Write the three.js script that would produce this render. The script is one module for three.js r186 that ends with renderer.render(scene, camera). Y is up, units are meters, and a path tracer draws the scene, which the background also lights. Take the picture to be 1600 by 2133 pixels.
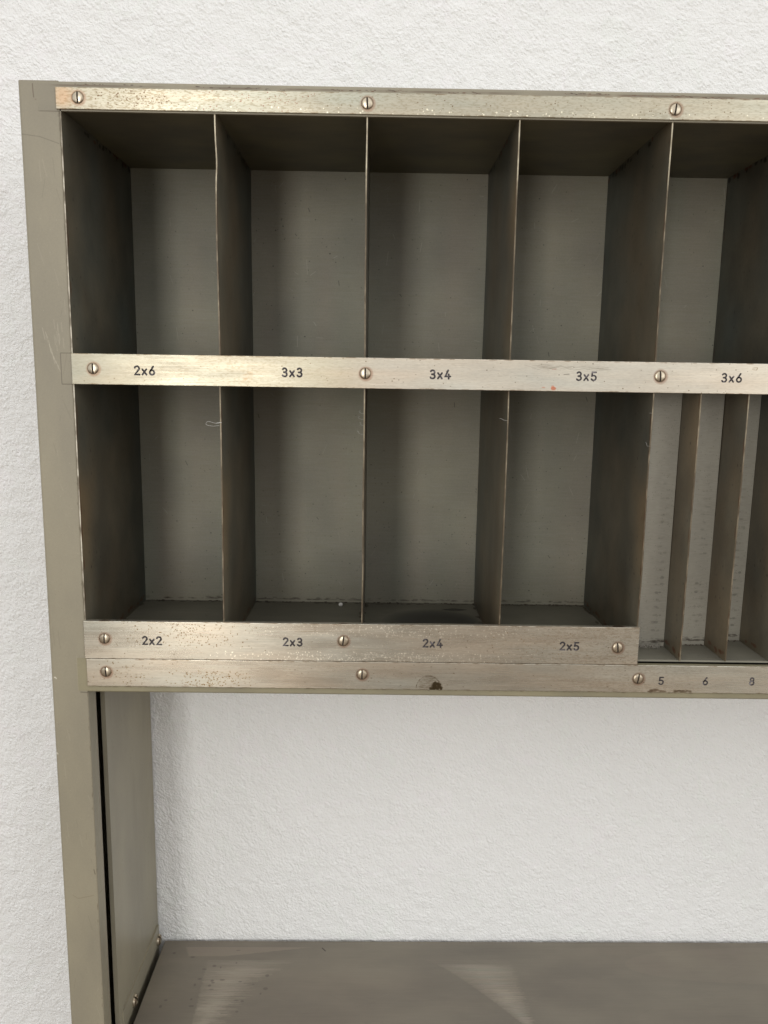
import * as THREE from 'three';
import { mergeGeometries } from 'three/addons/utils/BufferGeometryUtils.js';
import { Brush, Evaluator, SUBTRACTION } from 'three-bvh-csg';

// ---------------------------------------------------------------- camera, light, exposure
const scene = new THREE.Scene();
const UP = 700;                                    // millimetres from the rack's foot to the height called 0 below
const W3 = (x, y, z) => new THREE.Vector3(x / 1000, (y + UP) / 1000, z / 1000);
const camera = new THREE.PerspectiveCamera(65.99, 768 / 1024, 0.02, 20);
camera.position.copy(W3(153.13, -131.76, 400.43));
camera.quaternion.setFromRotationMatrix(new THREE.Matrix4().makeBasis(
  new THREE.Vector3(0.99987, 0.01487, 0.00677), new THREE.Vector3(-0.01356, 0.98645, -0.16348), new THREE.Vector3(-0.00911, 0.16336, 0.98652)));
scene.background = new THREE.Color().setRGB(0.90, 0.90, 0.91);     // the pale room that the photograph is taken in
function areaLight(name, x, y, z, w, h, power, color, tx, ty, tz) {
  const l = new THREE.RectAreaLight(color, power, w, h);
  l.name = name; l.position.copy(W3(x, y, z)); scene.add(l); l.lookAt(W3(tx, ty, tz)); return l;
}
areaLight('window_light', -430, 0, 2250, 0.34, 1.38, 9.6, new THREE.Color().setRGB(1, 0.98, 0.94), 150, -150, 0);
areaLight('far_window_light', 1900, 200, 1900, 1.5, 1.7, 1.1, new THREE.Color().setRGB(1, 0.99, 0.96), 200, -200, 0);
areaLight('ceiling_light', 100, 1300, 1500, 2.4, 1.6, 0.5, new THREE.Color().setRGB(1, 0.98, 0.95), 150, -150, 0);
const renderer = new THREE.WebGLRenderer({ antialias: true });
renderer.toneMapping = THREE.LinearToneMapping;
renderer.toneMappingExposure = 1;
renderer.shadowMap.enabled = true;

// ---------------------------------------------------------------- noise and textures
let seed = 7;
const rnd = () => { seed = (seed * 1664525 + 1013904223) >>> 0; return seed / 4294967296; };
const clamp = THREE.MathUtils.clamp, lerp = THREE.MathUtils.lerp, smooth = THREE.MathUtils.smoothstep;
function hash(ix, iy, s) {
  let h = Math.imul(ix, 374761393) ^ Math.imul(iy, 668265263) ^ Math.imul(s + 1, 1274126177);
  h = Math.imul(h ^ (h >>> 13), 1103515245); h ^= h >>> 16;
  return (h >>> 0) / 4294967296;
}
function noise(x, y, s = 0) {
  const ix = Math.floor(x), iy = Math.floor(y), fx = x - ix, fy = y - iy, u = fx * fx * (3 - 2 * fx), v = fy * fy * (3 - 2 * fy);
  return lerp(lerp(hash(ix, iy, s), hash(ix + 1, iy, s), u), lerp(hash(ix, iy + 1, s), hash(ix + 1, iy + 1, s), u), v);
}
const fbm = (x, y, s = 0, n = 4) => { let a = 0.5, t = 0, k = 0; for (let i = 0; i < n; i++) { t += a * noise(x, y, s + i * 17); k += a; a *= 0.5; x = x * 2.03 + 11.3; y = y * 2.03 + 7.1; } return t / k; };

// A texture laid over the rectangle x0..x1, y0..y1 (millimetres on the surface); paint(x, y) -> [r, g, b] in sRGB 0..255; draw(ctx, X, Y, k) adds marks
function sheet(x0, y0, x1, y1, pw, ph, paint, draw, data = false) {
  const c = document.createElement('canvas'); c.width = pw; c.height = ph;
  const g = c.getContext('2d'), im = g.createImageData(pw, ph), d = im.data;
  for (let j = 0; j < ph; j++) for (let i = 0; i < pw; i++) {
    const x = x0 + (i + 0.5) / pw * (x1 - x0), y = y1 - (j + 0.5) / ph * (y1 - y0), p = paint(x, y), o = (j * pw + i) * 4;
    d[o] = clamp(p[0], 0, 255); d[o + 1] = clamp(p[1], 0, 255); d[o + 2] = clamp(p[2], 0, 255); d[o + 3] = 255;
  }
  g.putImageData(im, 0, 0);
  if (draw) draw(g, (x) => (x - x0) / (x1 - x0) * pw, (y) => (y1 - y) / (y1 - y0) * ph, pw / (x1 - x0));
  const t = new THREE.CanvasTexture(c);
  if (!data) t.colorSpace = THREE.SRGBColorSpace;
  t.wrapS = t.wrapT = THREE.RepeatWrapping; t.magFilter = THREE.LinearFilter;
  t.repeat.set(1 / (x1 - x0), 1 / (y1 - y0)); t.offset.set(-x0 / (x1 - x0), -y0 / (y1 - y0));   // uv are millimetres
  return t;
}
const grey = (v) => [v, v, v];
function line(g, pts, w, style) { g.strokeStyle = style; g.lineWidth = w; g.lineCap = 'round'; g.lineJoin = 'round'; g.beginPath(); pts.forEach(([x, y], i) => i ? g.lineTo(x, y) : g.moveTo(x, y)); g.stroke(); }
function dot(g, x, y, rx, ry, style) { g.fillStyle = style; g.beginPath(); g.ellipse(x, y, Math.max(rx, 0.3), Math.max(ry, 0.3), 0, 0, Math.PI * 2); g.fill(); }
const mat = (o) => new THREE.MeshPhysicalMaterial(o);

// ---------------------------------------------------------------- geometry (millimetres, turned to metres under the rack's base)
const BASE = new THREE.Vector3(210, -UP, -55);
function uvBox(g) {                                   // uv in millimetres, by the way each face looks
  const p = g.attributes.position, n = g.attributes.normal, uv = new Float32Array(p.count * 2);
  for (let i = 0; i < p.count; i++) {
    const ax = Math.abs(n.getX(i)), ay = Math.abs(n.getY(i)), az = Math.abs(n.getZ(i));
    const q = az >= ax && az >= ay ? [p.getX(i), p.getY(i)] : ax >= ay ? [p.getZ(i), p.getY(i)] : [p.getX(i), p.getZ(i)];
    uv.set(q, i * 2);
  }
  g.setAttribute('uv', new THREE.BufferAttribute(uv, 2));
  return g;
}
const local = (g, base = BASE) => g.clone().translate(-base.x, -base.y, -base.z).scale(0.001, 0.001, 0.001);
function box(x0, x1, y0, y1, z0, z1, sx = 1, sy = 1, sz = 1) {
  return uvBox(new THREE.BoxGeometry(x1 - x0, y1 - y0, z1 - z0, sx, sy, sz).translate((x0 + x1) / 2, (y0 + y1) / 2, (z0 + z1) / 2).toNonIndexed());
}
function bar(x0, x1, y0, y1, z0, z1, b = 0.3) {      // a bar whose front edges are bevelled
  const s = new THREE.Shape([new THREE.Vector2(x0 + b, y0 + b), new THREE.Vector2(x1 - b, y0 + b), new THREE.Vector2(x1 - b, y1 - b), new THREE.Vector2(x0 + b, y1 - b)]);
  const g = new THREE.ExtrudeGeometry(s, { depth: z1 - z0 - 2 * b, bevelEnabled: true, bevelSize: b, bevelThickness: b, bevelSegments: 2, curveSegments: 1 }).translate(0, 0, z0 + b);
  return uvBox(g);
}
function profileX(pts, x0, x1) {                     // closed outline of (z, y) run along x
  const s = new THREE.Shape(pts.map(([z, y]) => new THREE.Vector2(-z, y)));
  const g = new THREE.ExtrudeGeometry(s, { depth: x1 - x0, bevelEnabled: false }).rotateY(Math.PI / 2).translate(x0, 0, 0);
  return uvBox(g);
}
function profileY(pts, y0, y1) {                     // closed outline of (x, z) run along y
  const s = new THREE.Shape(pts.map(([x, z]) => new THREE.Vector2(x, -z)));
  const g = new THREE.ExtrudeGeometry(s, { depth: y1 - y0, bevelEnabled: false }).rotateX(-Math.PI / 2).translate(0, y0, 0);
  return uvBox(g);
}

const rack = new THREE.Group(); rack.name = 'metal_rack';
rack.position.set(BASE.x / 1000, 0, BASE.z / 1000); scene.add(rack);
rack.userData = { label: 'old olive grey steel pigeonhole rack with brass coloured numbered strips standing against the white wall', category: 'storage rack' };
function part(name, geometry, material, parent = rack, label) {
  const m = new THREE.Mesh(local(geometry), material); m.name = name; m.castShadow = m.receiveShadow = true;
  parent.add(m); if (label) m.userData.label = label; return m;
}

// ---------------------------------------------------------------- wall
const WALLZ = -111.6;
function pebble(x, y, s) {                           // rounded grains, one per cell of a jittered grid
  const ix = Math.floor(x), iy = Math.floor(y); let h = 0;
  for (let j = -1; j <= 1; j++) for (let i = -1; i <= 1; i++) {
    const dx = ix + i + 0.15 + 0.7 * hash(ix + i, iy + j, s) - x, dy = iy + j + 0.15 + 0.7 * hash(ix + i, iy + j, s + 1) - y, k = hash(ix + i, iy + j, s + 2);
    const r = 0.55 + 0.45 * k, d = 1 - (dx * dx + dy * dy) / (r * r); if (d > 0) h = Math.max(h, d * (0.45 + 0.55 * k));
  }
  return h;
}
function plaster(x, y) {
  const wx = x + 1.1 * (noise(x * 0.5, y * 0.5, 90) - 0.5), wy = y + 1.1 * (noise(x * 0.5, y * 0.5, 91) - 0.5), gate = 0.55 + 0.45 * smooth(noise(x * 0.16, y * 0.16, 54), 0.25, 0.7);
  return gate * (0.45 * pebble(wx * 0.6, wy * 0.6, 50) + 0.62 * pebble(wx * 0.92 + 9, wy * 0.92, 57)) + 0.3 * noise(x * 0.22, y * 0.22, 52) + 0.4 * (noise(x * 0.03, y * 0.03, 53) - 0.5);
}
{
  const list = [], patch = (x0, x1, y0, y1, step, fine) => {
    const nx = Math.ceil((x1 - x0) / step) + 1, ny = Math.ceil((y1 - y0) / step) + 1, pos = new Float32Array(nx * ny * 3), uv = new Float32Array(nx * ny * 2), idx = new Uint32Array((nx - 1) * (ny - 1) * 6);
    let o = 0, q = 0;
    for (let j = 0; j < ny; j++) for (let i = 0; i < nx; i++) {
      const x = x0 + (x1 - x0) * i / (nx - 1), y = y0 + (y1 - y0) * j / (ny - 1);
      pos[o * 3] = x / 1000; pos[o * 3 + 1] = (y + UP) / 1000; pos[o * 3 + 2] = (WALLZ + (fine ? -0.75 + 1.08 * plaster(x, y) : -0.2)) / 1000; uv[o * 2] = x; uv[o * 2 + 1] = y; o++;
    }
    for (let j = 0; j < ny - 1; j++) for (let i = 0; i < nx - 1; i++) { const a = j * nx + i; idx.set([a, a + 1, a + nx, a + 1, a + nx + 1, a + nx], q); q += 6; }
    const g = new THREE.BufferGeometry(); g.setAttribute('position', new THREE.BufferAttribute(pos, 3)); g.setAttribute('uv', new THREE.BufferAttribute(uv, 2)); g.setIndex(new THREE.BufferAttribute(idx, 1)); g.computeVertexNormals(); list.push(g);
  };
  // the plaster that can be seen past the rack carries its grain as relief; the wall behind the rack and far off is plain
  patch(-132, -3, -622, 2, 0.55, true); patch(-132, 460, 2, 112, 0.55, true); patch(-3, 460, -548, -292, 0.55, true);
  patch(-3, 460, -292, 2, 49, false); patch(-3, 460, -UP, -548, 51, false); patch(-132, -3, -UP, -622, 43, false);
  patch(-900, -132, -UP, 900, 100, false); patch(460, 1400, -UP, 900, 100, false); patch(-132, 460, 112, 900, 100, false);
  const g = mergeGeometries(list);
  const map = sheet(0, 0, 600, 600, 512, 512, (x, y) => { const f = fbm(x * 0.02, y * 0.02, 60, 3) - 0.5; return [236 + 5 * f, 236 + 4 * f, 234 + 5 * f]; });
  map.wrapS = map.wrapT = THREE.MirroredRepeatWrapping;
  const grain = sheet(0, 0, 180, 180, 1024, 1024, (x, y) => grey(90 + 60 * pebble(x * 1.25, y * 1.25, 70) + 60 * noise(x * 2.2, y * 2.2, 71)), null, true);
  grain.wrapS = grain.wrapT = THREE.MirroredRepeatWrapping;
  const w = new THREE.Mesh(g, mat({ map, roughness: 0.85, bumpMap: grain, bumpScale: 0.001, name: 'plaster' })); w.name = 'wall'; w.receiveShadow = w.castShadow = true;
  w.userData = { kind: 'structure', label: 'white wall with coarse stippled plaster behind the rack' }; scene.add(w);
}

{
  const map = sheet(0, 0, 1200, 1200, 256, 256, (x, y) => { const f = fbm(x * 0.004, y * 0.03, 64, 4) - 0.5; return [118 + 40 * f, 100 + 36 * f, 80 + 30 * f]; });
  const f = new THREE.Mesh(uvBox(new THREE.BoxGeometry(7000, 60, 6000).translate(200, -UP - 30.5, 2870)).translate(0, UP, 0).scale(0.001, 0.001, 0.001), mat({ map, roughness: 0.6, name: 'floor_boards' }));
  f.name = 'floor'; f.userData = { kind: 'structure', label: 'brown floor below the rack' }; scene.add(f);
}

// ---------------------------------------------------------------- materials
const XR = 657, XT = 440;                                      // the right-hand end of the rack, outside the picture
const paintBump = sheet(0, 0, 60, 60, 256, 256, (x, y) => grey(128 + 90 * (fbm(x * 0.9, y * 0.9, 5, 3) - 0.5)), null, true);
paintBump.wrapS = paintBump.wrapT = THREE.MirroredRepeatWrapping;
const PAINT = [142, 135, 116];
const paintAt = (x, y, s) => { const f = fbm(x * 0.05, y * 0.02, s, 4) - 0.5, h = noise(x * 2.5, y * 2.5, s + 3) - 0.5; return [PAINT[0] + 24 * f + 5 * h, PAINT[1] + 22 * f + 5 * h, PAINT[2] + 16 * f + 4 * h]; };
function nicks(g, X, Y, k, list) { for (const [x, y, r, c] of list) dot(g, X(x), Y(y), r * k, r * k * 0.7, c); }
const uprightMap = sheet(-24, -512, 4, 8, 112, 2048, (x, y) => paintAt(x, y, 20), (g, X, Y) => {
  const px = (x, y) => [X(x), Y(y)];
  line(g, [px(-18.5, -18), px(-10, -19), px(-1, -22)], 0.8, 'rgba(70,60,45,.55)');
  for (let i = 0; i < 10; i++) { const t = i / 9, x = -14 + 6 * t + rnd(), y = -108 - 18 * t; line(g, [px(x, y), px(x + 1, y - 3 - 3 * rnd())], 0.9, 'rgba(215,208,190,' + (0.25 + 0.3 * rnd()) + ')'); }
  for (let i = 0; i < 12; i++) { const x = -9 + 6 * rnd(), y = -104 - 14 * rnd(); line(g, [px(x, y), px(x + 0.5 * rnd(), y - 2 - 3 * rnd())], 0.8, 'rgba(205,198,180,.35)'); }
  for (const [x, y] of [[-17.2, -290], [-18.6, -333]]) { dot(g, X(x), Y(y), 1.9, 1.2, '#e4dfd0'); dot(g, X(x + 0.6), Y(y - 0.5), 1.2, 1.6, '#d8d2c0'); }
  line(g, [px(-12.2, 4.5), px(-12.1, 0.5), px(-11.9, -1.5)], 1.6, 'rgba(95,80,62,.8)');
  dot(g, X(-11), Y(-2.5), 1.5, 1, 'rgba(120,100,82,.7)'); dot(g, X(-7.6), Y(-4.3), 1.2, 2, 'rgba(205,200,185,.6)');
  line(g, [px(0, -120.2), px(-5.5, -120.2), px(-5.5, -135.5), px(0, -135.5)], 0.9, 'rgba(62,54,40,.75)'); line(g, [px(-9.7, -7.5), px(-0.5, -7.6)], 0.9, 'rgba(70,60,46,.6)'); line(g, [px(0, -298.2), px(-4, -298.1)], 1.4, 'rgba(60,50,36,.6)'); line(g, [px(-5.1, -278), px(-5.1, -297)], 0.8, 'rgba(176,166,144,.5)');
  line(g, [px(-14, -418), px(-11, -420), px(-2.5, -418)], 1, 'rgba(90,72,48,.4)'); line(g, [px(-1.6, -402), px(-1, -405)], 1.4, 'rgba(70,58,40,.7)');
  for (let i = 0; i < 34; i++) { const x = -18 + 16 * rnd(), y = -500 * rnd(), l = 2 + 9 * rnd(), a = 1.2 + 0.7 * rnd(); line(g, [px(x, y), px(x + l * Math.cos(a), y - l * Math.sin(a))], 0.7, rnd() < 0.5 ? 'rgba(196,188,168,.3)' : 'rgba(84,74,56,.28)'); }
  for (let i = 0; i < 40; i++) dot(g, X(-0.8 * rnd()), Y(-500 * rnd()), 0.8, 2 + 6 * rnd(), 'rgba(86,74,56,.35)');
  for (let i = 0; i < 90; i++) dot(g, X(-19 + 18 * rnd()), Y(-500 * rnd()), 0.5, 0.7, rnd() < 0.5 ? 'rgba(205,198,180,.5)' : 'rgba(90,78,60,.5)');
});
const paint = (map) => mat({ map, roughness: 0.48, bumpMap: paintBump, bumpScale: 0.00006, name: 'olive_paint' });
const uprightMat = paint(uprightMap);
const innerMap = sheet(-110, -560, 0, -290, 220, 540, (x, y) => { const p = paintAt(x * 0.6, y, 25), f = fbm(x * 0.12, y * 0.02, 28) - 0.5; return [p[0] + 2 + 12 * f, p[1] + 2.5 + 12 * f, p[2] + 3 + 12 * f]; }, (g, X, Y) => {
  for (let i = 0; i < 40; i++) dot(g, X(-105 + 75 * rnd()), Y(-300 - 220 * rnd()), 0.5, 0.9, 'rgba(70,62,50,.45)');
});
innerMap.wrapS = innerMap.wrapT = THREE.MirroredRepeatWrapping;
const innerMat = paint(innerMap); innerMat.roughness = 0.4;
const railMap = sheet(-12, -8, XT + 2, 7, 2048, 128, (x, y) => { const p = paintAt(x, y * 3, 30), w = smooth(y, 3.2, 4.1) * (1 - smooth(y, 4.1, 4.5)), k = w * smooth(x, -6, 2) * 0.8 * smooth(fbm(x * 0.08, 1, 33, 3), 0.35, 0.75); return [lerp(p[0], 104, k), lerp(p[1], 90, k), lerp(p[2], 72, k)]; }, (g, X, Y) => {
  const run = [[8, 22, 4.5], [30, 40, 4.4], [64, 96, 4.2], [98, 112, 3.7], [126, 150, 4], [155, 168, 4.2], [178, 200, 3.9], [240, 262, 4.3], [272, 300, 4.1], [300, 322, 3.5], [330, 345, 3.6], [355, 375, 4]];
  for (const [a, b, y] of run) for (let x = a; x < b; x += 0.5 + rnd()) if (noise(x * 0.6, 3, 31) > 0.42) dot(g, X(x), Y(y + 0.7 * (rnd() - 0.5)), 1 + 3 * rnd(), 0.6 + 1.3 * rnd(), ['rgba(72,52,36,.8)', 'rgba(96,66,44,.75)', 'rgba(58,44,34,.7)'][Math.floor(rnd() * 3)]);
  for (let i = 0; i < 50; i++) { const x = 240 + 130 * rnd(); dot(g, X(x), Y(3.2 + 0.6 * rnd()), 2 + 8 * rnd(), 1, 'rgba(120,84,56,.35)'); }
});
const railMat = paint(railMap);
const lowRailMap = sheet(-8, -300, XT + 2, -276, 2048, 128, (x, y) => { const p = paintAt(x, y * 2, 40); return [p[0] - 4, p[1] - 4, p[2] - 10]; }, (g, X, Y) => {
  for (let i = 0; i < 120; i++) dot(g, X(XT * rnd()), Y(-294.6 - 0.4 * rnd()), 1 + 5 * rnd(), 0.8, 'rgba(80,66,44,.4)');
});
const lowRailMat = paint(lowRailMap);

// Dark oxidised sheet of the cells
const sideTex = (s) => sheet(-110, -280, 0, 0, 256, 640, (x, y) => {
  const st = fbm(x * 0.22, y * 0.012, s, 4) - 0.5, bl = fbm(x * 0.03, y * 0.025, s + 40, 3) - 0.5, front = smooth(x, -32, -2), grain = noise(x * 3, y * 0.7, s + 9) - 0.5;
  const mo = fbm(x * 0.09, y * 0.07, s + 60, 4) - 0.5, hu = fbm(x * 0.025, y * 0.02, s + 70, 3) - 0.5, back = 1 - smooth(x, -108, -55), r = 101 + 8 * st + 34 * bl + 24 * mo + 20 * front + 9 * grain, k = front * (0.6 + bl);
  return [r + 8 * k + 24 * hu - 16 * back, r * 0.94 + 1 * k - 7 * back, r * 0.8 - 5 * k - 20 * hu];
}, (g, X, Y) => {
  for (let i = 0; i < 160; i++) dot(g, X(-108 + 106 * rnd()), Y(-278 * rnd()), 0.4 + 0.9 * rnd(), 0.5 + 1.6 * rnd(), 'rgba(24,18,12,' + (0.2 + 0.4 * rnd()) + ')');
  for (let i = 0; i < 26; i++) { const z = -100 + 92 * rnd(), len = 4 + 12 * rnd(), y = -9 - 120 * rnd(); line(g, [[X(z), Y(y)], [X(z + 1), Y(y - len)]], 0.7, 'rgba(150,140,118,.14)'); }
  for (let i = 0; i < 16; i++) { const z = -106 + 80 * rnd(); dot(g, X(z), Y(-6.5 - 2.5 * rnd()), 1.5 + 4 * rnd(), 1 + 3 * rnd(), rnd() < 0.5 ? 'rgba(92,38,20,.8)' : 'rgba(22,14,10,.8)'); }
  for (let i = 0; i < 30; i++) dot(g, X(-3 * rnd()), Y(-10 - 260 * rnd()), 1.2, 3 + 9 * rnd(), 'rgba(104,58,30,.4)');
  for (let i = 0; i < 22; i++) dot(g, X(-108 + 106 * rnd()), Y(-275 + 2 * rnd()), 2 + 4 * rnd(), 1 + 2 * rnd(), 'rgba(96,50,26,.55)');
  for (let i = 0; i < 14; i++) dot(g, X(-107 + 2 * rnd()), Y(-10 - 265 * rnd()), 1.4, 4 + 8 * rnd(), 'rgba(60,34,20,.6)');
});
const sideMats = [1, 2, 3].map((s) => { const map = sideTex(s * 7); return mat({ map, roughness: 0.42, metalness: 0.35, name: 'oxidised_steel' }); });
const edgeTex = (s, bright) => sheet(-4, -280, 6, 0, 16, 1024, (x, y) => {
  const row = y > -130 ? smooth(y, -38 - 30 * hash(s, 1, 2), -20) : 0.35 * smooth(y, -190, -140), f = fbm(y * 0.22, s, 70 + s, 4) - 0.5, k = clamp(row * bright + 0.12 + 0.9 * f, 0, 1);
  return [lerp(88, 190, k), lerp(76, 180, k), lerp(58, 156, k)];
});
const edgeMats = [0, 1, 2, 3].map((s) => mat({ map: edgeTex(s, 0.75), roughness: 0.45, metalness: 0.3, name: 'worn_sheet_edge' }));
const edgeMat = edgeMats[0];
const backMap = sheet(-4, -282, XT + 4, 0, 2048, 1280, (x, y) => {
  const f = fbm(x * 0.02, y * 0.02, 80, 4) - 0.5, b = noise(x * 0.12, y * 3.2, 81) - 0.5, v = noise(x * 2.4, y * 2.4, 82) - 0.5, w = fbm(x * 0.06, y * 0.008, 84, 3) - 0.5;
  return [146 + 34 * f + 5 * b + 8 * v + 14 * w, 142 + 33 * f + 5 * b + 8 * v + 6 * w, 126 + 26 * f + 8 * b + 5 * v + 6 * w];
}, (g, X, Y, k) => {
  for (let i = 0; i < 1500; i++) { const x = XT * rnd(), t = Math.sqrt(rnd()), y = rnd() < 0.35 ? -8 - 118 * rnd() : -140 - 134 * t; dot(g, X(x), Y(y), k * (0.1 + 0.42 * rnd() * rnd()), k * (0.1 + 0.3 * rnd()), 'rgba(40,38,30,' + (0.25 + 0.45 * rnd()) + ')'); }
  for (let i = 0; i < 150; i++) { const x = XT * rnd(), y = -10 - 260 * rnd(), a = rnd() * 6.3, l = 2 + 7 * rnd(); line(g, [[X(x), Y(y)], [X(x + l * Math.cos(a) * 0.5), Y(y + l * Math.sin(a))]], 0.8 + rnd(), 'rgba(200,198,182,' + (0.16 + 0.32 * rnd()) + ')'); }
  for (let i = 0; i < 30; i++) { const x = XT * rnd(), y = -20 - 250 * rnd(); line(g, [[X(x), Y(y)], [X(x + 1.5 * rnd()), Y(y - 3 * rnd())]], 1.4, 'rgba(40,36,28,.6)'); }
  for (let i = 0; i < 260; i++) { const x = XT * rnd(); dot(g, X(x), Y(-275.5 + 1.6 * rnd() * rnd()), k * (0.6 + 1.8 * rnd()), k * (0.2 + 0.4 * rnd()), 'rgba(46,38,28,.22)'); }
});
const backMat = mat({ map: backMap, roughness: 0.6, metalness: 0.15, name: 'grey_back_sheet' });
const floorMap = sheet(-4, -112, XT + 4, 0, 1536, 400, (x, y) => { const f = fbm(x * 0.03, y * 0.05, 100, 4) - 0.5, b = noise(x * 0.1, y * 3, 101) - 0.5; const n = 14 * smooth(x, 285, 296); return [118 + n + 30 * f + 8 * b, 115 + n + 30 * f + 8 * b, 102 + n + 26 * f + 8 * b]; }, (g, X, Y, k) => {
  g.save(); g.filter = 'none';
  for (let i = 0; i < 40; i++) dot(g, X(188 + 0.15 * i), Y(-66), k * (31 - i * 0.42), k * (29 - i * 0.42), 'rgba(34,36,28,.035)');
  line(g, [[X(196), Y(-92)], [X(204), Y(-96)], [X(212), Y(-93)], [X(205), Y(-90)], [X(198), Y(-92)]], 2.5, 'rgba(18,16,12,.8)');
  dot(g, X(204), Y(-93), k * 7, k * 2, 'rgba(18,16,12,.6)');
  g.restore();
  for (let i = 0; i < 300; i++) dot(g, X(XT * rnd()), Y(-104 - 6 * rnd() * rnd()), k * (0.5 + 1.6 * rnd()), k * (0.3 + 0.6 * rnd()), 'rgba(40,30,20,.5)');
  for (let i = 0; i < 260; i++) dot(g, X(XT * rnd()), Y(-108 * rnd()), k * 0.3, k * 0.3, 'rgba(40,36,26,.5)');
  for (const x of [0, 73.5, 146, 219, 292.3]) for (let i = 0; i < 26; i++) dot(g, X(x + (rnd() < 0.7 ? -1 : 1) * 2 * rnd()), Y(-108 * rnd()), k * (0.5 + rnd()), k * (1 + 3 * rnd()), 'rgba(44,30,18,.5)');
});
const floorMat = mat({ map: floorMap, roughness: 0.55, metalness: 0.2, name: 'floor_sheet' });
const roofMap = sheet(-4, -112, XT + 4, 0, 1024, 256, (x, y) => { const f = fbm(x * 0.04, y * 0.06, 110, 4) - 0.5, b = noise(x * 0.1, y * 2.5, 111) - 0.5; return [118 + 34 * f + 8 * b, 113 + 32 * f + 8 * b, 94 + 14 * f + 6 * b]; });
const roofMat = mat({ map: roofMap, roughness: 0.55, metalness: 0.25, name: 'roof_sheet' });
const rulerTex = (s) => sheet(0, -280, 24, -134, 192, 1168, (x, y) => { const f = fbm(x * 0.1, y * 0.03, s, 4) - 0.5, b = noise(x * 0.5, y * 3, s + 1) - 0.5; return [150 + 20 * f + 8 * b, 146 + 20 * f + 8 * b, 134 + 18 * f + 8 * b]; }, (g, X, Y, k) => {
  for (let i = 0; i < 30; i++) { const y = -176 - i * 4.4 + 0.8 * rnd(), a = clamp((-150 - y) / 90, 0, 1); if (y < -272 || rnd() < 0.12) continue;
    line(g, [[X(14.5 + 2 * rnd()), Y(y)], [X(20 + 2 * rnd()), Y(y + 0.4 * rnd())]], 1.5, 'rgba(52,48,42,' + (0.06 + 0.2 * rnd()) * a + ')'); for (let j = 0; j < 3; j++) dot(g, X(16 + 4 * rnd()), Y(y + rnd()), k * (0.4 + 0.9 * rnd()), k * (0.3 + 0.5 * rnd()), 'rgba(50,48,44,' + (0.06 + 0.14 * rnd()) * a + ')');
    if (rnd() < 0.7) line(g, [[X(1 + rnd()), Y(y)], [X(4 + 3 * rnd()), Y(y)]], 1.1, 'rgba(60,56,48,' + 0.16 * a + ')'); }
  for (let i = 0; i < 260; i++) dot(g, X(24 * rnd()), Y(-134 - 144 * rnd()), k * 0.15, k * 0.25, 'rgba(52,46,38,.3)');
  for (let i = 0; i < 50; i++) dot(g, X(24 * rnd()), Y(-274.5 + 3 * rnd() * rnd()), k * (0.5 + 1.4 * rnd()), k * (0.2 + 0.3 * rnd()), 'rgba(46,38,28,.25)');
});

// Brushed nickel-silver strips
const strips = [];
function stripMat(x0, x1, y0, y1, s, tone, screws, draw, gloss = 98) {
  const ph = 128, h = y1 - y0;
  const map = sheet(x0, y0, x1, y1, 2048, ph, (x, y) => {
    const br = fbm(x * 0.06, y * 7, s, 3) - 0.5, fine = noise(x * 0.6, y * 9, s + 2) - 0.5, pat = fbm(x * 0.035, y * 0.18, s + 5, 4) - 0.5, hue = fbm(x * 0.02, y * 0.1, s + 8, 3) - 0.5, sp = fbm(x * 0.9, y * 2.6, s + 12, 3), t = tone(x, y);
    let v = 210 + 15 * br + 14 * fine + 18 * pat; const dash = t.stain * smooth(sp, 0.48, 0.72); v = v * (t.dim ?? 1) - 30 * dash;
    return [v + 12 * hue + 3, v * 0.978 - 3 * hue - 5 * dash, v * (0.91 - 0.1 * t.warm) - 12 * hue - 12 * dash];
  }, (g, X, Y, k) => {
    const ky = ph / h;
    for (const [x, y] of screws) { for (let i = 0; i < 10; i++) dot(g, X(x + 0.3), Y(y - 0.2), k * (4 - 0.1 * i), ky * (4 - 0.1 * i), 'rgba(120,92,62,.05)'); dot(g, X(x), Y(y), k * 2.95, ky * 2.95, 'rgba(74,58,44,.6)'); }
    for (let i = 0; i < 420; i++) { const x = x0 + (x1 - x0) * rnd(), y = y0 + h * rnd(), l = 3 + 26 * rnd() * rnd(); line(g, [[X(x), Y(y)], [X(x + l), Y(y + 0.25 * (rnd() - 0.5))]], 0.8, rnd() < 0.5 ? 'rgba(255,252,240,.22)' : 'rgba(110,100,82,.16)'); }
    for (let i = 0; i < 70; i++) { const x = x0 + (x1 - x0) * rnd(), y = y0 + h * rnd(); dot(g, X(x), Y(y), k * (0.12 + 0.25 * rnd()), ky * (0.12 + 0.2 * rnd()), 'rgba(88,70,46,.6)'); }
    for (let i = 0; i < 160; i++) { const x = x0 + (x1 - x0) * rnd(); dot(g, X(x), rnd() < 0.5 ? ky * 0.35 * rnd() : ph - ky * 0.35 * rnd(), k * (0.5 + 2 * rnd()), ky * 0.25, 'rgba(96,72,50,.25)'); }
    if (draw) draw(g, X, Y, k, ky);
  });
  const rough = sheet(x0, y0, x1, y1, 1024, 64, (x, y) => grey(gloss + 26 * (fbm(x * 0.04, y * 7, s, 3) - 0.5) + 36 * (fbm(x * 0.04, y * 0.2, s + 5, 3) - 0.5)), null, true);
  return mat({ map, roughnessMap: rough, roughness: 1, metalness: 0.8, anisotropy: 0.62, anisotropyRotation: Math.PI / 2, name: 'brushed_nickel_silver' });
}
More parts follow.
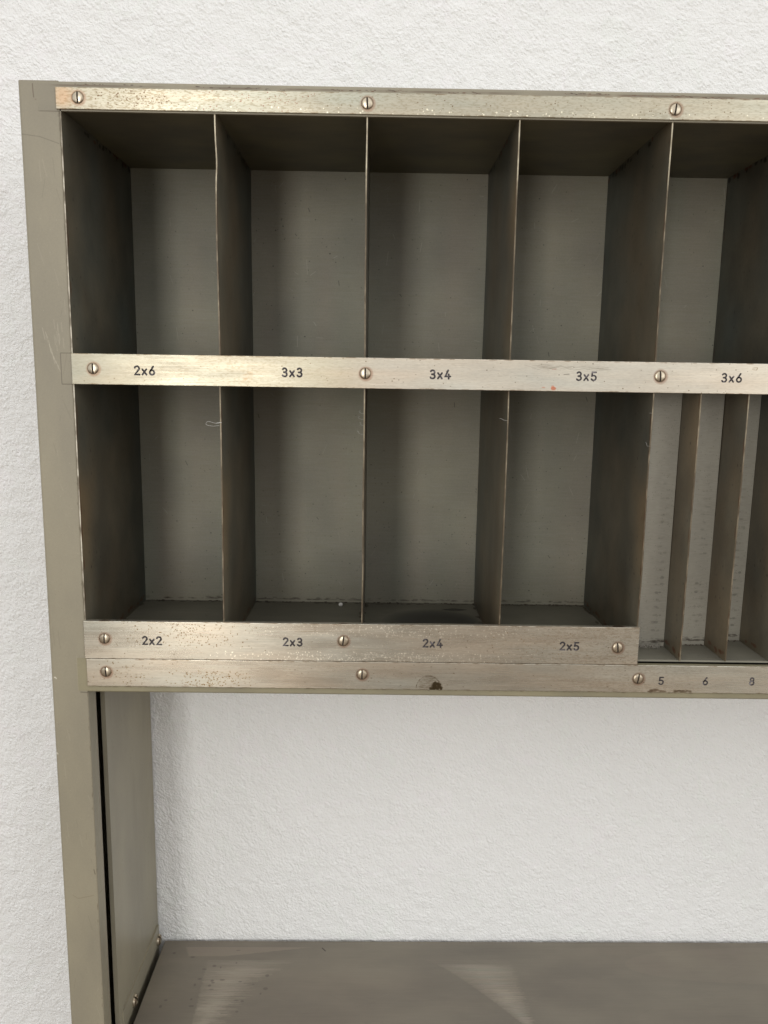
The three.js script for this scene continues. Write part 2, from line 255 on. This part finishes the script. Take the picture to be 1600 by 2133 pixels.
const spots = (g, X, Y, k, ky, n, xa, xb, ya, yb, color, r0, r1) => { for (let i = 0; i < n; i++) { const c = (rnd() + rnd()) / 2, r = r0 + (r1 - r0) * rnd(); dot(g, X(lerp(xa, xb, c)), Y(lerp(ya, yb, rnd())), k * r, ky * r, color.replace('A', (0.45 + 0.5 * rnd()).toFixed(2))); } };

// ---------------------------------------------------------------- screws
const headGeo = (() => {
  const pts = []; const r = 2.75, h = 0.75;
  for (let i = 0; i <= 12; i++) { const a = i / 12 * Math.PI / 2; pts.push(new THREE.Vector2(Math.max(r * Math.sin(a), 0.0001), h * Math.cos(a) * 0.92 + (i === 12 ? 0 : 0.02))); }
  pts.push(new THREE.Vector2(r, -0.8)); pts.push(new THREE.Vector2(0.0001, -0.8));
  const dome = new Brush(new THREE.LatheGeometry(pts.reverse(), 40).rotateX(Math.PI / 2)); dome.updateMatrixWorld();
  const slot = new Brush(new THREE.BoxGeometry(0.8, 8, 1.6)); slot.position.z = 0.9; slot.updateMatrixWorld();
  const cut = new Evaluator().evaluate(dome, slot, SUBTRACTION).geometry, head = new THREE.BufferGeometry();
  const flat = cut.index ? cut.toNonIndexed() : cut;
  head.setAttribute('position', flat.attributes.position.clone()); head.setAttribute('normal', flat.attributes.normal.clone());
  const dirt = new THREE.PlaneGeometry(0.79, 5.2).translate(0, 0, 0.14).toNonIndexed(); dirt.deleteAttribute('uv');
  return mergeGeometries([head, dirt], true);
})();
const screwMap = sheet(-4, -4, 4, 4, 64, 64, (x, y) => { const f = fbm(x * 0.8, y * 0.8, 140, 3) - 0.5, e = smooth(Math.hypot(x, y), 1.9, 2.8); return [198 - 60 * e + 70 * f, 187 - 66 * e + 70 * f, 166 - 66 * e + 64 * f]; });
const slotMat = mat({ color: new THREE.Color().setRGB(0.035, 0.025, 0.018), roughness: 0.9, name: 'slot_dirt' });
const screwMat = mat({ map: screwMap, roughness: 0.3, metalness: 0.85, name: 'tarnished_screw' });
function screw(parent, x, y, turn, z = 0) {
  const g = uvBox(headGeo.clone().rotateZ(turn));
  return part('screw', g.translate(x, y, z), [screwMat, slotMat], parent);
}

// ---------------------------------------------------------------- lettering: engraved strokes filled with black
const arc = (cx, cy, rx, ry, a0, a1, n = 14) => Array.from({ length: n + 1 }, (_, i) => { const a = (a0 + (a1 - a0) * i / n) * Math.PI / 180; return [cx + rx * Math.cos(a), cy + ry * Math.sin(a)]; });
const GLYPH = {                                      // in a cell 0.62 wide and 1 high, the stroke's middle line
  2: [[...arc(0.3, 0.72, 0.23, 0.22, 165, -28), [0.08, 0.08], [0.56, 0.08]]],
  3: [[...arc(0.29, 0.715, 0.21, 0.205, 150, -88), [0.22, 0.51]], [[0.26, 0.5], ...arc(0.29, 0.29, 0.24, 0.215, 85, -152)]],
  4: [[[0.36, 0.93], [0.08, 0.3], [0.6, 0.3]], [[0.43, 0.52], [0.43, 0.07]]],
  5: [[[0.52, 0.92], [0.14, 0.92], [0.11, 0.54], ...arc(0.29, 0.33, 0.25, 0.25, 118, -150)]],
  6: [[[0.45, 0.93], [0.2, 0.55], ...arc(0.31, 0.31, 0.235, 0.235, 155, -205, 24)]],
  8: [arc(0.31, 0.715, 0.19, 0.2, 0, 360, 24), arc(0.31, 0.29, 0.235, 0.22, 0, 360, 24)],
  x: [[[0.08, 0.64], [0.5, 0.08]], [[0.5, 0.64], [0.08, 0.08]]],
};
function stroke(pts, w, z) {
  const pos = [], idx = [], n = pts.length, dir = (a, b) => { const d = Math.hypot(b[0] - a[0], b[1] - a[1]) || 1; return [(b[0] - a[0]) / d, (b[1] - a[1]) / d]; };
  for (let i = 0; i < n; i++) {
    const d0 = dir(pts[Math.max(i - 1, 0)], pts[Math.max(i, 1)]), d1 = dir(pts[Math.min(i, n - 2)], pts[Math.min(i + 1, n - 1)]);
    let nx = -(d0[1] + d1[1]), ny = d0[0] + d1[0]; const l = Math.hypot(nx, ny) || 1, m = Math.min(1.7, 1 / Math.max(0.3, l / 2)); nx = nx / l * m; ny = ny / l * m;
    pos.push(pts[i][0] + nx * w, pts[i][1] + ny * w, z, pts[i][0] - nx * w, pts[i][1] - ny * w, z);
    if (i) idx.push(2 * i - 2, 2 * i - 1, 2 * i, 2 * i, 2 * i - 1, 2 * i + 1);
  }
  const cap = (p, d, li, ri) => { const a0 = Math.atan2(-d[0], d[1]); let prev = li; for (let i = 1; i <= 8; i++) { let k; if (i < 8) { const a = a0 + Math.PI - Math.PI * i / 8; k = pos.length / 3; pos.push(p[0] + w * Math.cos(a), p[1] + w * Math.sin(a), z); } else k = ri; if (i > 1) idx.push(li, k, prev); prev = k; } };
  const closed = Math.hypot(pts[0][0] - pts[n - 1][0], pts[0][1] - pts[n - 1][1]) < 1e-6;
  if (!closed) { cap(pts[n - 1], dir(pts[n - 2], pts[n - 1]), 2 * n - 2, 2 * n - 1); cap(pts[0], dir(pts[1], pts[0]), 1, 0); }
  const g = new THREE.BufferGeometry(); g.setAttribute('position', new THREE.Float32BufferAttribute(pos, 3)); g.setIndex(idx); g.computeVertexNormals(); return g.toNonIndexed();
}
const inkMap = (s, hi) => { const t = sheet(0, 0, 40, 40, 256, 256, (x, y) => { const w = smooth(fbm(x * 0.9, y * 0.9, s, 3), 0.48, 0.8), v = 42 + hi * w; return [v + 4, v - 1, v]; }); t.wrapS = t.wrapT = THREE.MirroredRepeatWrapping; return t; };
const inkMat = mat({ map: inkMap(160, 60), roughness: 0.6, side: THREE.DoubleSide, name: 'black_filling' });
const inkWorn = mat({ map: inkMap(170, 85), roughness: 0.6, side: THREE.DoubleSide, name: 'worn_black_filling' });
function letters(parent, text, cx, cy, tilt = 0, worn = false, size = 4.75) {
  const adv = 0.78, total = (text.length - 1) * adv + 0.62, list = [];
  [...text].forEach((c, i) => GLYPH[c].forEach((pts, k) => list.push(stroke(pts.map(([x, y]) => [(x + i * adv - total / 2) * size, (y - 0.5) * size]), 0.098 * size * (worn ? 0.9 : 1), 0.035 + 0.02 * k))));
  const g = mergeGeometries(list).rotateZ(tilt).translate(cx, cy, 0);
  uvBox(g); return part('number', g, worn ? inkWorn : inkMat, parent, 'engraved number ' + text + ' filled with black');
}

// ---------------------------------------------------------------- the frame
const Z0 = -1.0;                                     // face of the painted frame; the strips stand proud of it
function channel(mirror) {
  const t = 1.2, o = -19.3, arcPts = []; for (let i = 0; i <= 5; i++) { const a = Math.PI - i / 5 * Math.PI / 2; arcPts.push([o + 1.6 + 1.6 * Math.cos(a), Z0 - 1.6 + 1.6 * Math.sin(a)]); }
  const pts = [[o, -109], ...arcPts, [-0.7, Z0], [-0.2, Z0 - 0.2], [0, Z0 - 0.7], [0, -12], [-t, -12], [-t, Z0 - t], [o + t, Z0 - t], [o + t, -108], [-1, -108], [-1, -109]];
  return mirror ? pts.map(([x, z]) => [XR - x, z]).reverse() : pts;
}
part('upright', profileY(channel(false), -UP, 6.0), uprightMat);
part('upright', profileY(channel(true), -UP, 6.0), uprightMat);
const rimPts = [[Z0 + 0.1, -7.4], [Z0 + 0.1, 4.7], [Z0 - 0.1, 5.3], [Z0 - 0.5, 5.8], [Z0 - 1.1, 6.02], [Z0 - 3, 6.05], [-109, 6.05], [-109, 4.8], [-3.4, 4.8], [-3.4, -5.2], [-2.6, -7.4]];
part('top_rail', profileX(rimPts, -9.7, XR + 9.7), railMat);
part('corner_cap', box(-19.2, -9.75, 4.6, 6.0, -109, -2.8), uprightMat); 
part('corner_cap', box(XR + 9.75, XR + 19.2, 4.6, 6.0, -109, -2.8), uprightMat);
part('middle_rail', mergeGeometries([bar(-5.4, -0.05, -135.4, -120.3, -3.2, Z0 + 0.08, 0.12), box(0.05, XR, -135.2, -120.5, -3.2, -1.05)]), uprightMat);
const lowPts = [[Z0 + 0.08, -279], [Z0 + 0.08, -297.2], [Z0 - 0.6, -297.9], [-108.5, -297.9], [-108.5, -296.6], [-3.2, -296.6], [-3.2, -279]];
part('bottom_rail', profileX(lowPts, -5, XR + 5), lowRailMat);
// lower open bay, inside of the left upright
part('guide_rail', box(-1.2, 1.3, -UP, -298, -30, -22), innerMat);
part('guide_rail', box(XR - 1.15, XR + 1.2, -UP, -298, -30, -22), innerMat);
part('side_panel', box(-0.6, 0.9, -UP, -298, -108.2, -31), innerMat);
part('side_panel', box(XR - 0.9, XR + 0.6, -UP, -298, -108.2, -31), innerMat);
const fl = part('shelf_flange', bar(0.9, 2.1, -529, -515, -106, -27, 0.25), innerMat);
part('shelf_flange', bar(XR - 2.1, XR - 0.9, -529, -515, -106, -27, 0.25), innerMat);
for (const z of [-103, -47.5]) { const g = headGeo.clone().scale(1.4, 1.4, 2.8).rotateZ(0.4).rotateY(Math.PI / 2); uvBox(g); part('screw', g.translate(2.5, -525, z), [screwMat, slotMat], fl); }
const shelfMap = sheet(0, -112, XT, 0, 1536, 512, (x, y) => { const f = fbm(x * 0.025, y * 0.05, 120, 4) - 0.5, b = fbm(x * 0.05, y * 2.2, 121, 3) - 0.5, p = fbm(x * 0.008, y * 0.03, 124, 3) - 0.5; return [129 + 22 * f + 6 * b + 8 * p, 121.5 + 22 * f + 6 * b + 5 * p, 109 + 18 * f + 6 * b + 3 * p]; }, (g, X, Y, k) => {
  const worn = (poly, full) => { for (let i = 0; i < 260; i++) { const a = full * (0.35 + 0.65 * smooth(i, 0, 50)) * (0.6 + 0.8 * noise(i * 0.11, full * 90, 126)), t = i / 259, y0 = lerp(poly.y0, poly.y1, t), l = poly.left(t) + 1.5 * (rnd() - 0.5), r = poly.right(t) + (poly.rag ?? 5) * (rnd() - 0.5); if (r <= l || (a < 0.05 && i % 3)) continue; if (a > 0.05) for (let j = 0; j < 3; j++) { const xa = l + (r - l) * rnd() * 0.5, xb = xa + (r - xa) * (0.4 + 0.6 * rnd()); line(g, [[X(xa), Y(y0)], [X(xb), Y(y0 + 1.2 * (rnd() - 0.5))]], 2, 'rgba(176,166,150,' + a + ')'); } line(g, [[X(l), Y(y0)], [X(r), Y(y0)]], 1.6, 'rgba(170,160,144,' + (a < 0.05 ? 0.1 : a * 1.5) + ')'); } };
  worn({ rag: 16, y0: -90, y1: -10, left: (t) => 40 + 3 * t, right: (t) => 104 - 58 * Math.sqrt(t) }, 0.17);
  worn({ y0: -91, y1: -35, left: (t) => 192 + 58 * Math.pow(t, 0.8), right: (t) => 250 + 6 * t }, 0.085);
  worn({ y0: -104, y1: -70, left: (t) => 420 - 90 * Math.sqrt(Math.max(0, 1 - (2 * t - 1) ** 2)), right: () => XT }, 0.03);
  worn({ y0: -103, y1: -94, left: (t) => 22 + 4 * t, right: (t) => 110 - 60 * t }, 0.02);
  for (let i = 0; i < 26; i++) { const x = 14 + 70 * rnd(), y = -100 + 56 * rnd(); dot(g, X(x), Y(y), k * (0.5 + 1.3 * rnd()), k * (0.5 + 1.1 * rnd()), 'rgba(84,76,70,.4)'); }
  line(g, [[X(118.5), Y(-102.5)], [X(121), Y(-99.5)]], 2.4, 'rgba(40,34,28,.85)');
  for (let i = 0; i < 160; i++) { const x = XT * rnd(), y = -110 * rnd(), l = 2 + 14 * rnd(), a = (rnd() - 0.5) * 1.1; line(g, [[X(x), Y(y)], [X(x + l * Math.cos(a)), Y(y + l * Math.sin(a))]], 0.8, rnd() < 0.6 ? 'rgba(190,182,168,.13)' : 'rgba(70,60,48,.15)'); }
});
const shelfG = bar(5, XR - 5, -109.6, 0, 0, 60, 0.5).rotateX(-Math.PI / 2);   // its plan becomes its top
{ const p = shelfG.attributes.position; for (let i = 0; i < p.count; i++) { const y = p.getY(i), z = p.getZ(i); p.setXYZ(i, p.getX(i), y - 60 - 530.6 + 0.0055 * p.getX(i), -z); if (z > 0) p.setZ(i, -z); } }
{ // rotateX turned plan y into depth z with the sign changed; put it back behind the front and face up
  const p = shelfG.attributes.position, ix = shelfG.index; if (ix) for (let i = 0; i < ix.count; i += 3) { const a = ix.getX(i); ix.setX(i, ix.getX(i + 1)); ix.setX(i + 1, a); }
  else for (let i = 0; i < p.count; i += 3) for (let c = 0; c < 3; c++) { const a = p.array[i * 3 + c]; p.array[i * 3 + c] = p.array[i * 3 + 3 + c]; p.array[i * 3 + 3 + c] = a; }
  shelfG.computeVertexNormals(); uvBox(shelfG);
}
const shelf = part('shelf', shelfG, mat({ map: shelfMap, roughness: 0.42, metalness: 0.25, name: 'worn_shelf_sheet' }));

// ---------------------------------------------------------------- the cells
part('back_panel', box(0, XR, -298, 4, -108.9, -107.6), backMat);
part('ceiling_panel', box(0.2, XR - 0.2, -6.2, -5.0, -107.5, -3.5), roofMat);
part('middle_shelf', box(0.2, XR - 0.2, -129, -127, -107.5, -3.3), roofMat);
const floorPart = part('floor_panel', box(0.2, XR - 0.2, -278, -277, -107.5, -3.3), floorMat);
function divider(x, y0, y1, k, wave, zf = -1.6, th = 0.62) {
  const g = new THREE.BoxGeometry(th, y1 - y0, -zf + -107.4 < 0 ? 107.4 + zf : 100, 1, 60, 16).translate(x, (y0 + y1) / 2, (zf - 107.4) / 2);
  const n = g.groups.slice(); g.clearGroups(); n.forEach((q) => g.addGroup(q.start, q.count, q.materialIndex === 4 ? 1 : 0));
  const p = g.attributes.position, uv = new Float32Array(p.count * 2), nm = g.attributes.normal;
  for (let i = 0; i < p.count; i++) { const X = p.getX(i), Y = p.getY(i), Z = p.getZ(i); uv.set(Math.abs(nm.getX(i)) > 0.5 ? [Z, Y] : [X - x, Y], i * 2); p.setX(i, X + wave(Y, Z)); }
  g.setAttribute('uv', new THREE.BufferAttribute(uv, 2)); g.computeVertexNormals();
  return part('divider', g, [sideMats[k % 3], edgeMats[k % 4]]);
}
const gentle = (s, a = 0.35) => (y, z) => a * (fbm(y * 0.018, z * 0.02, s, 2) - 0.5) * 2;
const dent = (y, z) => { const f = smooth(z, -60, 0), b = Math.exp(-(((y + 29) / 7) ** 2)); return gentle(200)(y, z) + 0.45 * b * f - 0.2 * smooth(y, -24, -8) * f; };
[73.5, 146, 218.9, 292.2, 365.2, 438, 511, 584].forEach((x, i) => divider(x, -127, -6.3, i, i ? gentle(201 + i) : dent));
[73.4, 146, 218.9, 292.3, 316.4, 340.7, 364.6, 438, 511, 584].forEach((x, i) => divider(x, -276.9, -129.1, i + 1, gentle(220 + i, i > 3 ? 0.2 : 0.35)));
// lining sheets left and right of the cells, with their worn bright edge
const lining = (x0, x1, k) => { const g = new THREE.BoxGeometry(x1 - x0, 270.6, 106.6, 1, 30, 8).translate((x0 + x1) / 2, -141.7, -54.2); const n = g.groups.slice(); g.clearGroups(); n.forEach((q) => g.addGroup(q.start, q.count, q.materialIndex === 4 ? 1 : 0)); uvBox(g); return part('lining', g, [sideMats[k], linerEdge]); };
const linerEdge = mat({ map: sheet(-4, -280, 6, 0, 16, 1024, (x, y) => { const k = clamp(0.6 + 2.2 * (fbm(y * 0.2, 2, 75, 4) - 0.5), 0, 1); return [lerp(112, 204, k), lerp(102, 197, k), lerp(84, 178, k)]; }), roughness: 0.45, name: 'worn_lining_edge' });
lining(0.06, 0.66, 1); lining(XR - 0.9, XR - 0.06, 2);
// shallow backs of the narrow cells
[[292.8, 315.9, 25.2, 1], [316.9, 340.2, 28.6, 2], [341.2, 364.1, 37, 3]].forEach(([x0, x1, d, k]) => {
  const map = rulerTex(150 + k * 9); map.offset.x = -x0 / 24; const g = box(x0, x1, -276.9, -129.1, -d - 1.2, -d);
  part('cell_back', g, mat({ map, roughness: 0.5, metalness: 0.2, name: 'pale_cell_back' }));
});
// crumbs of dirt along the back edge of the floor
{
  const list = []; for (let i = 0; i < 110; i++) { const x = 2 + 288 * rnd(); list.push(new THREE.IcosahedronGeometry(0.2 + 0.5 * rnd() * rnd(), 0).scale(1.2 + 1.5 * rnd(), 0.7, 0.9).translate(x, -276.7, -106.6 + 1.4 * rnd() * rnd())); }
  for (const [x0, z] of [[292.8, -25.2], [316.9, -28.6], [341.2, -37]]) for (let i = 0; i < 22; i++) list.push(new THREE.IcosahedronGeometry(0.2 + 0.5 * rnd(), 0).scale(1.5, 0.7, 0.9).translate(x0 + 22 * rnd(), -276.7, z + 0.5 + 2 * rnd() * rnd()));
  const d = part('dirt', uvBox(mergeGeometries(list)), mat({ color: new THREE.Color().setRGB(0.09, 0.07, 0.05), roughness: 0.95, name: 'dirt' }), floorPart); d.userData.kind = 'stuff';
}

// ---------------------------------------------------------------- strips with screws and numbers
{
  const sc = [[9.2, -1.6], [146, -1.8], [292.6, -2.1]];
  const m = stripMat(-1.3, XT, -6.75, 2.97, 300, (x) => ({ stain: 0.5 * Math.exp(-(((x - 40) / 60) ** 2)) + 0.45, warm: 0.4, dim: 0.84 + 0.08 * smooth(x, 120, 300) }), sc, (g, X, Y, k, ky) => {
    spots(g, X, Y, k, ky, 130, 14, 60, -5, 2, 'rgba(84,58,36,A)', 0.1, 0.32); spots(g, X, Y, k, ky, 90, 60, 130, -6, 2.5, 'rgba(120,74,58,A)', 0.1, 0.3); spots(g, X, Y, k, ky, 60, 150, 330, -6, 2.5, 'rgba(96,72,46,A)', 0.08, 0.28);
    spots(g, X, Y, k, ky, 80, 40, 340, -6.4, -4, 'rgba(255,248,222,A)', 0.1, 0.4); for (let i = 0; i < 6; i++) dot(g, X(2), Y(-1), k * (7 - i), ky * (6 - i * 0.6), 'rgba(190,140,92,.07)');
  });
  const s = part('trim_strip', bar(-1.3, XR, -6.75, 2.97, -0.95, 0, 0.22), m); sc.forEach(([x, y], i) => screw(s, x, y, [0.02, 0.05, -0.1][i]));
}
{
  const sc = [[10.7, -127.6], [146.4, -128], [294.3, -127.2]];
  const m = stripMat(0, XT, -135.4, -120.2, 320, (x) => ({ stain: 0.15 + 0.3 * Math.exp(-(((x - 80) / 40) ** 2)), warm: 0.1 + 0.35 * (1 - smooth(x, 120, 160)), dim: 0.8 + 0.22 * smooth(x, 90, 200) }), sc, (g, X, Y, k, ky) => {
    dot(g, X(241), Y(-134), k * 1.3, ky * 0.9, 'rgba(206,100,66,.6)'); dot(g, X(240.6), Y(-133.2), k * 0.8, ky * 0.7, 'rgba(216,120,88,.45)'); dot(g, X(236), Y(-133.6), k * 0.9, ky * 0.3, 'rgba(206,120,90,.4)');
    line(g, [[X(240), Y(-124.6)], [X(242), Y(-124.3)]], 1.4, 'rgba(190,90,80,.6)'); line(g, [[X(246), Y(-127)], [X(248.5), Y(-126.8)]], 2, 'rgba(70,62,52,.7)');
    spots(g, X, Y, k, ky, 40, 10, 420, -135, -121, 'rgba(80,62,40,A)', 0.08, 0.25); for (let i = 0; i < 14; i++) dot(g, X(85 + 5 * rnd()), Y(-128 - 5 * rnd()), k * 1, ky * 0.6, 'rgba(150,116,80,.15)');
    for (let i = 0; i < 40; i++) { const x = 225 + 40 * rnd(); line(g, [[X(x), Y(-122 - 3 * rnd())], [X(x + 6), Y(-122.2 - 3 * rnd())]], 0.9, 'rgba(90,76,58,.3)'); }
    line(g, [[X(340.5), Y(-122.5)], [X(343), Y(-122.2)], [X(342.6), Y(-123.4)], [X(340.5), Y(-123.2)]], 1.4, 'rgba(120,100,60,.7)');
  });
  const s = part('label_strip', bar(0, XR, -135.4, -120.2, -0.95, 0, 0.22), m); sc.forEach(([x, y], i) => screw(s, x, y, [0.05, 0, 0.06][i]));
  [['2x6', 36.3, -128.2], ['3x3', 109.9, -128], ['3x4', 183.9, -127.9], ['3x5', 257.3, -127.7], ['3x6', 330.4, -127.4]].forEach(([t, x, y], i) => letters(s, t, x, y, 0.004, i > 2));
}
{
  const sc = [[10.4, -267.8], [136.3, -267.5], [281.9, -269.4]];
  const m = stripMat(-0.4, 293.1, -278.9, -258.2, 340, (x) => ({ stain: 0.12 + 0.5 * smooth(x, 180, 290), warm: 0.15, dim: 0.91 + 0.03 * smooth(x, 200, 290) }), sc, (g, X, Y, k, ky) => {
    spots(g, X, Y, k, ky, 240, 16, 96, -259.2, -272, 'rgba(104,78,46,A)', 0.1, 0.34); spots(g, X, Y, k, ky, 60, 2, 60, -262, -278, 'rgba(96,76,50,A)', 0.06, 0.2);
    spots(g, X, Y, k, ky, 420, 60, 250, -273.5, -278.5, 'rgba(250,244,226,A)', 0.1, 0.4); spots(g, X, Y, k, ky, 300, 80, 250, -259, -265, 'rgba(248,242,224,A)', 0.1, 0.38); spots(g, X, Y, k, ky, 130, 70, 270, -265, -274, 'rgba(236,230,210,A)', 0.08, 0.28);
    spots(g, X, Y, k, ky, 60, 210, 292, -277, -260, 'rgba(150,116,80,A)', 0.1, 0.3);
  }, 72);
  const s = part('label_strip', bar(-0.4, 293.1, -278.85, -258.2, -3, 0, 0.22), m); sc.forEach(([x, y], i) => screw(s, x, y, [-0.03, -0.12, 0.1][i]));
  [['2x2', 35.4, -268.6], ['2x3', 109.6, -268.4], ['2x4', 183.6, -268.2], ['2x5', 256.3, -268.9]].forEach(([t, x, y], i) => letters(s, t, x, y, -0.006));
}
{
  const sc = [[10.4, -286.1], [146.4, -286], [294, -286.6]];
  const m = stripMat(0.2, XT, -294.2, -279, 360, (x) => ({ stain: 0.12 + 0.4 * smooth(x, 230, 290) * (1 - smooth(x, 300, 340)), warm: 0.15, dim: 0.9 + 0.06 * smooth(x, 230, 300) }), sc, (g, X, Y, k, ky) => {
    spots(g, X, Y, k, ky, 220, 40, 92, -293.6, -285, 'rgba(110,80,40,A)', 0.1, 0.34); spots(g, X, Y, k, ky, 70, 2, 40, -280, -293, 'rgba(112,88,52,A)', 0.1, 0.36); spots(g, X, Y, k, ky, 40, 30, 130, -280, -286, 'rgba(110,88,60,A)', 0.06, 0.2);
    for (let i = 0; i < 260; i++) { const a = Math.PI * rnd(), r = 6.6 * Math.sqrt(rnd()); line(g, [[X(182 + r * Math.cos(a)), Y(-293.6 + 1.1 * r * Math.sin(a))], [X(182 + r * Math.cos(a) + 1.6), Y(-293.6 + 1.1 * r * Math.sin(a) + 0.3 * (rnd() - 0.5))]], 1.2, 'rgba(98,84,64,.3)'); }
    for (let i = 0; i <= 60; i++) { const a = Math.PI * i / 60; dot(g, X(182 + 6.6 * Math.cos(a)), Y(-293.6 + 7.3 * Math.sin(a)), k * 0.4 * rnd(), ky * 0.4 * rnd(), 'rgba(80,66,48,.7)'); }
    for (let i = 0; i < 70; i++) { const a = Math.PI * rnd(), r = 3.1 * Math.sqrt(rnd()); dot(g, X(186 + r * Math.cos(a)), Y(-293.9 + 1.5 * r * Math.sin(a) * 0.9), k * 0.6, ky * 0.6, 'rgba(74,62,42,.6)'); }
    for (let i = 0; i < 60; i++) { const x = 300 + 10 * rnd() * rnd() + 2 * rnd(); dot(g, X(x), Y(-293.9 + 1.9 * rnd() * Math.max(0, 1 - Math.abs(x - 304) / 7)), k * 0.8, ky * 0.3, 'rgba(120,104,84,.35)'); dot(g, X(314 + 9 * rnd()), Y(-293.9 + 1.2 * rnd()), k * 0.7, ky * 0.3, 'rgba(112,98,78,.35)'); }
  }, 72);
  const s = part('label_strip', bar(0.2, XR, -294.2, -279.02, -0.9, 0, 0.22), m); sc.forEach(([x, y], i) => screw(s, x, y, [0.06, 0, -0.15][i]));
  [['5', 306.5, -287.6], ['6', 330.2, -287.5], ['8', 355.2, -287.3]].forEach(([t, x, y]) => letters(s, t, x, y, 0, true, 4.6));
}

// ---------------------------------------------------------------- loose bits lying in the rack
function loose(name, label, category, at, geometry, material) {
  const m = new THREE.Mesh(local(geometry, new THREE.Vector3(...at)), material); m.name = name; m.position.copy(W3(...at)); m.castShadow = m.receiveShadow = true;
  m.userData = { label, category }; scene.add(m); return m;
}
loose('white_pellet', 'tiny white pellet lying on the cell floor above the 2x3 mark', 'pellet', [130.4, -277, -98], new THREE.IcosahedronGeometry(1.5, 3).scale(1, 0.85, 1).translate(130.4, -275.8, -98), mat({ color: new THREE.Color().setRGB(0.8, 0.79, 0.74), roughness: 0.6 }));
const fluff = mat({ color: new THREE.Color().setRGB(0.75, 0.74, 0.7), roughness: 0.9, name: 'lint' });
const thread = (pts, r = 0.055) => new THREE.TubeGeometry(new THREE.CatmullRomCurve3(pts.map((p) => new THREE.Vector3(...p))), 30, r, 5);
loose('lint_thread', 'looped white thread caught on the divider edge under the 2x6 mark', 'lint', [73.4, -155, -1.4], mergeGeometries([thread([[74, -153.6, -1.2], [71, -153.8, 0], [67.4, -153, 1], [66.6, -154.3, 1.4], [69.5, -155.2, 1.2], [73, -155, -0.6]]), thread([[74, -153.4, -1.1], [72.6, -153.6, -0.6], [71.4, -153.9, -0.2]], 0.1)]), fluff);
loose('lint_thread_001', 'curly wisps of lint on the divider edge left of the 3x4 mark', 'lint', [145.6, -160, -1.5], mergeGeometries([[-148, 1.7], [-151, 2.2], [-154, 1.2], [-158.5, 2.6]].map(([y, w], i) => thread([[145.7, y, -1.4], [145.3 - w * 0.5, y + 0.3, -0.6], [145.2 - w, y + 0.9 + 0.3 * i, 0], [145.3 - w * 0.7, y + 1.6, 0.3]], 0.035))), fluff);
loose('lint_thread_002', 'single white hair on the divider edge below the middle strip between 3x4 and 3x5', 'lint', [218.4, -149, -1.5], mergeGeometries([thread([[218.7, -150.5, -1.4], [217, -150.2, -0.8], [215.2, -149.4, -0.4], [214.4, -149.2, 0]], 0.04)]), fluff);
loose('lint_thread_003', 'small lint curl on the divider edge left of the narrow cells', 'lint', [292, -161, -1.5], mergeGeometries([thread([[292, -162.4, -1.4], [290.4, -162.2, -0.6], [289.9, -161.4, 0], [289.3, -160.2, 0.2]], 0.03), thread([[292, -145.6, -1.3], [290.5, -145.6, -0.7]], 0.05)]), fluff);
{
  const list = []; for (let i = 0; i < 16; i++) { const x = 299 + 13 * rnd(), z = -23.5 + 2.5 * rnd(); list.push(thread([[x, -276.8, z], [x + 1.2 * (rnd() - 0.3), -275.6 + 1.2 * rnd(), z + 0.5], [x + 2 * rnd(), -276 + rnd(), z + rnd()], [x + 3 * rnd(), -276.8, z + 0.6]], 0.16)); }
  loose('lint_clump', 'grey clump of lint on the floor of the narrow cell above the 5', 'lint', [305, -277, -22.5], mergeGeometries(list), mat({ color: new THREE.Color().setRGB(0.3, 0.28, 0.24), roughness: 0.95 }));
}
scene.traverse((o) => { if (o.isMesh) { o.castShadow = true; o.receiveShadow = true; } });
renderer.render(scene, camera);
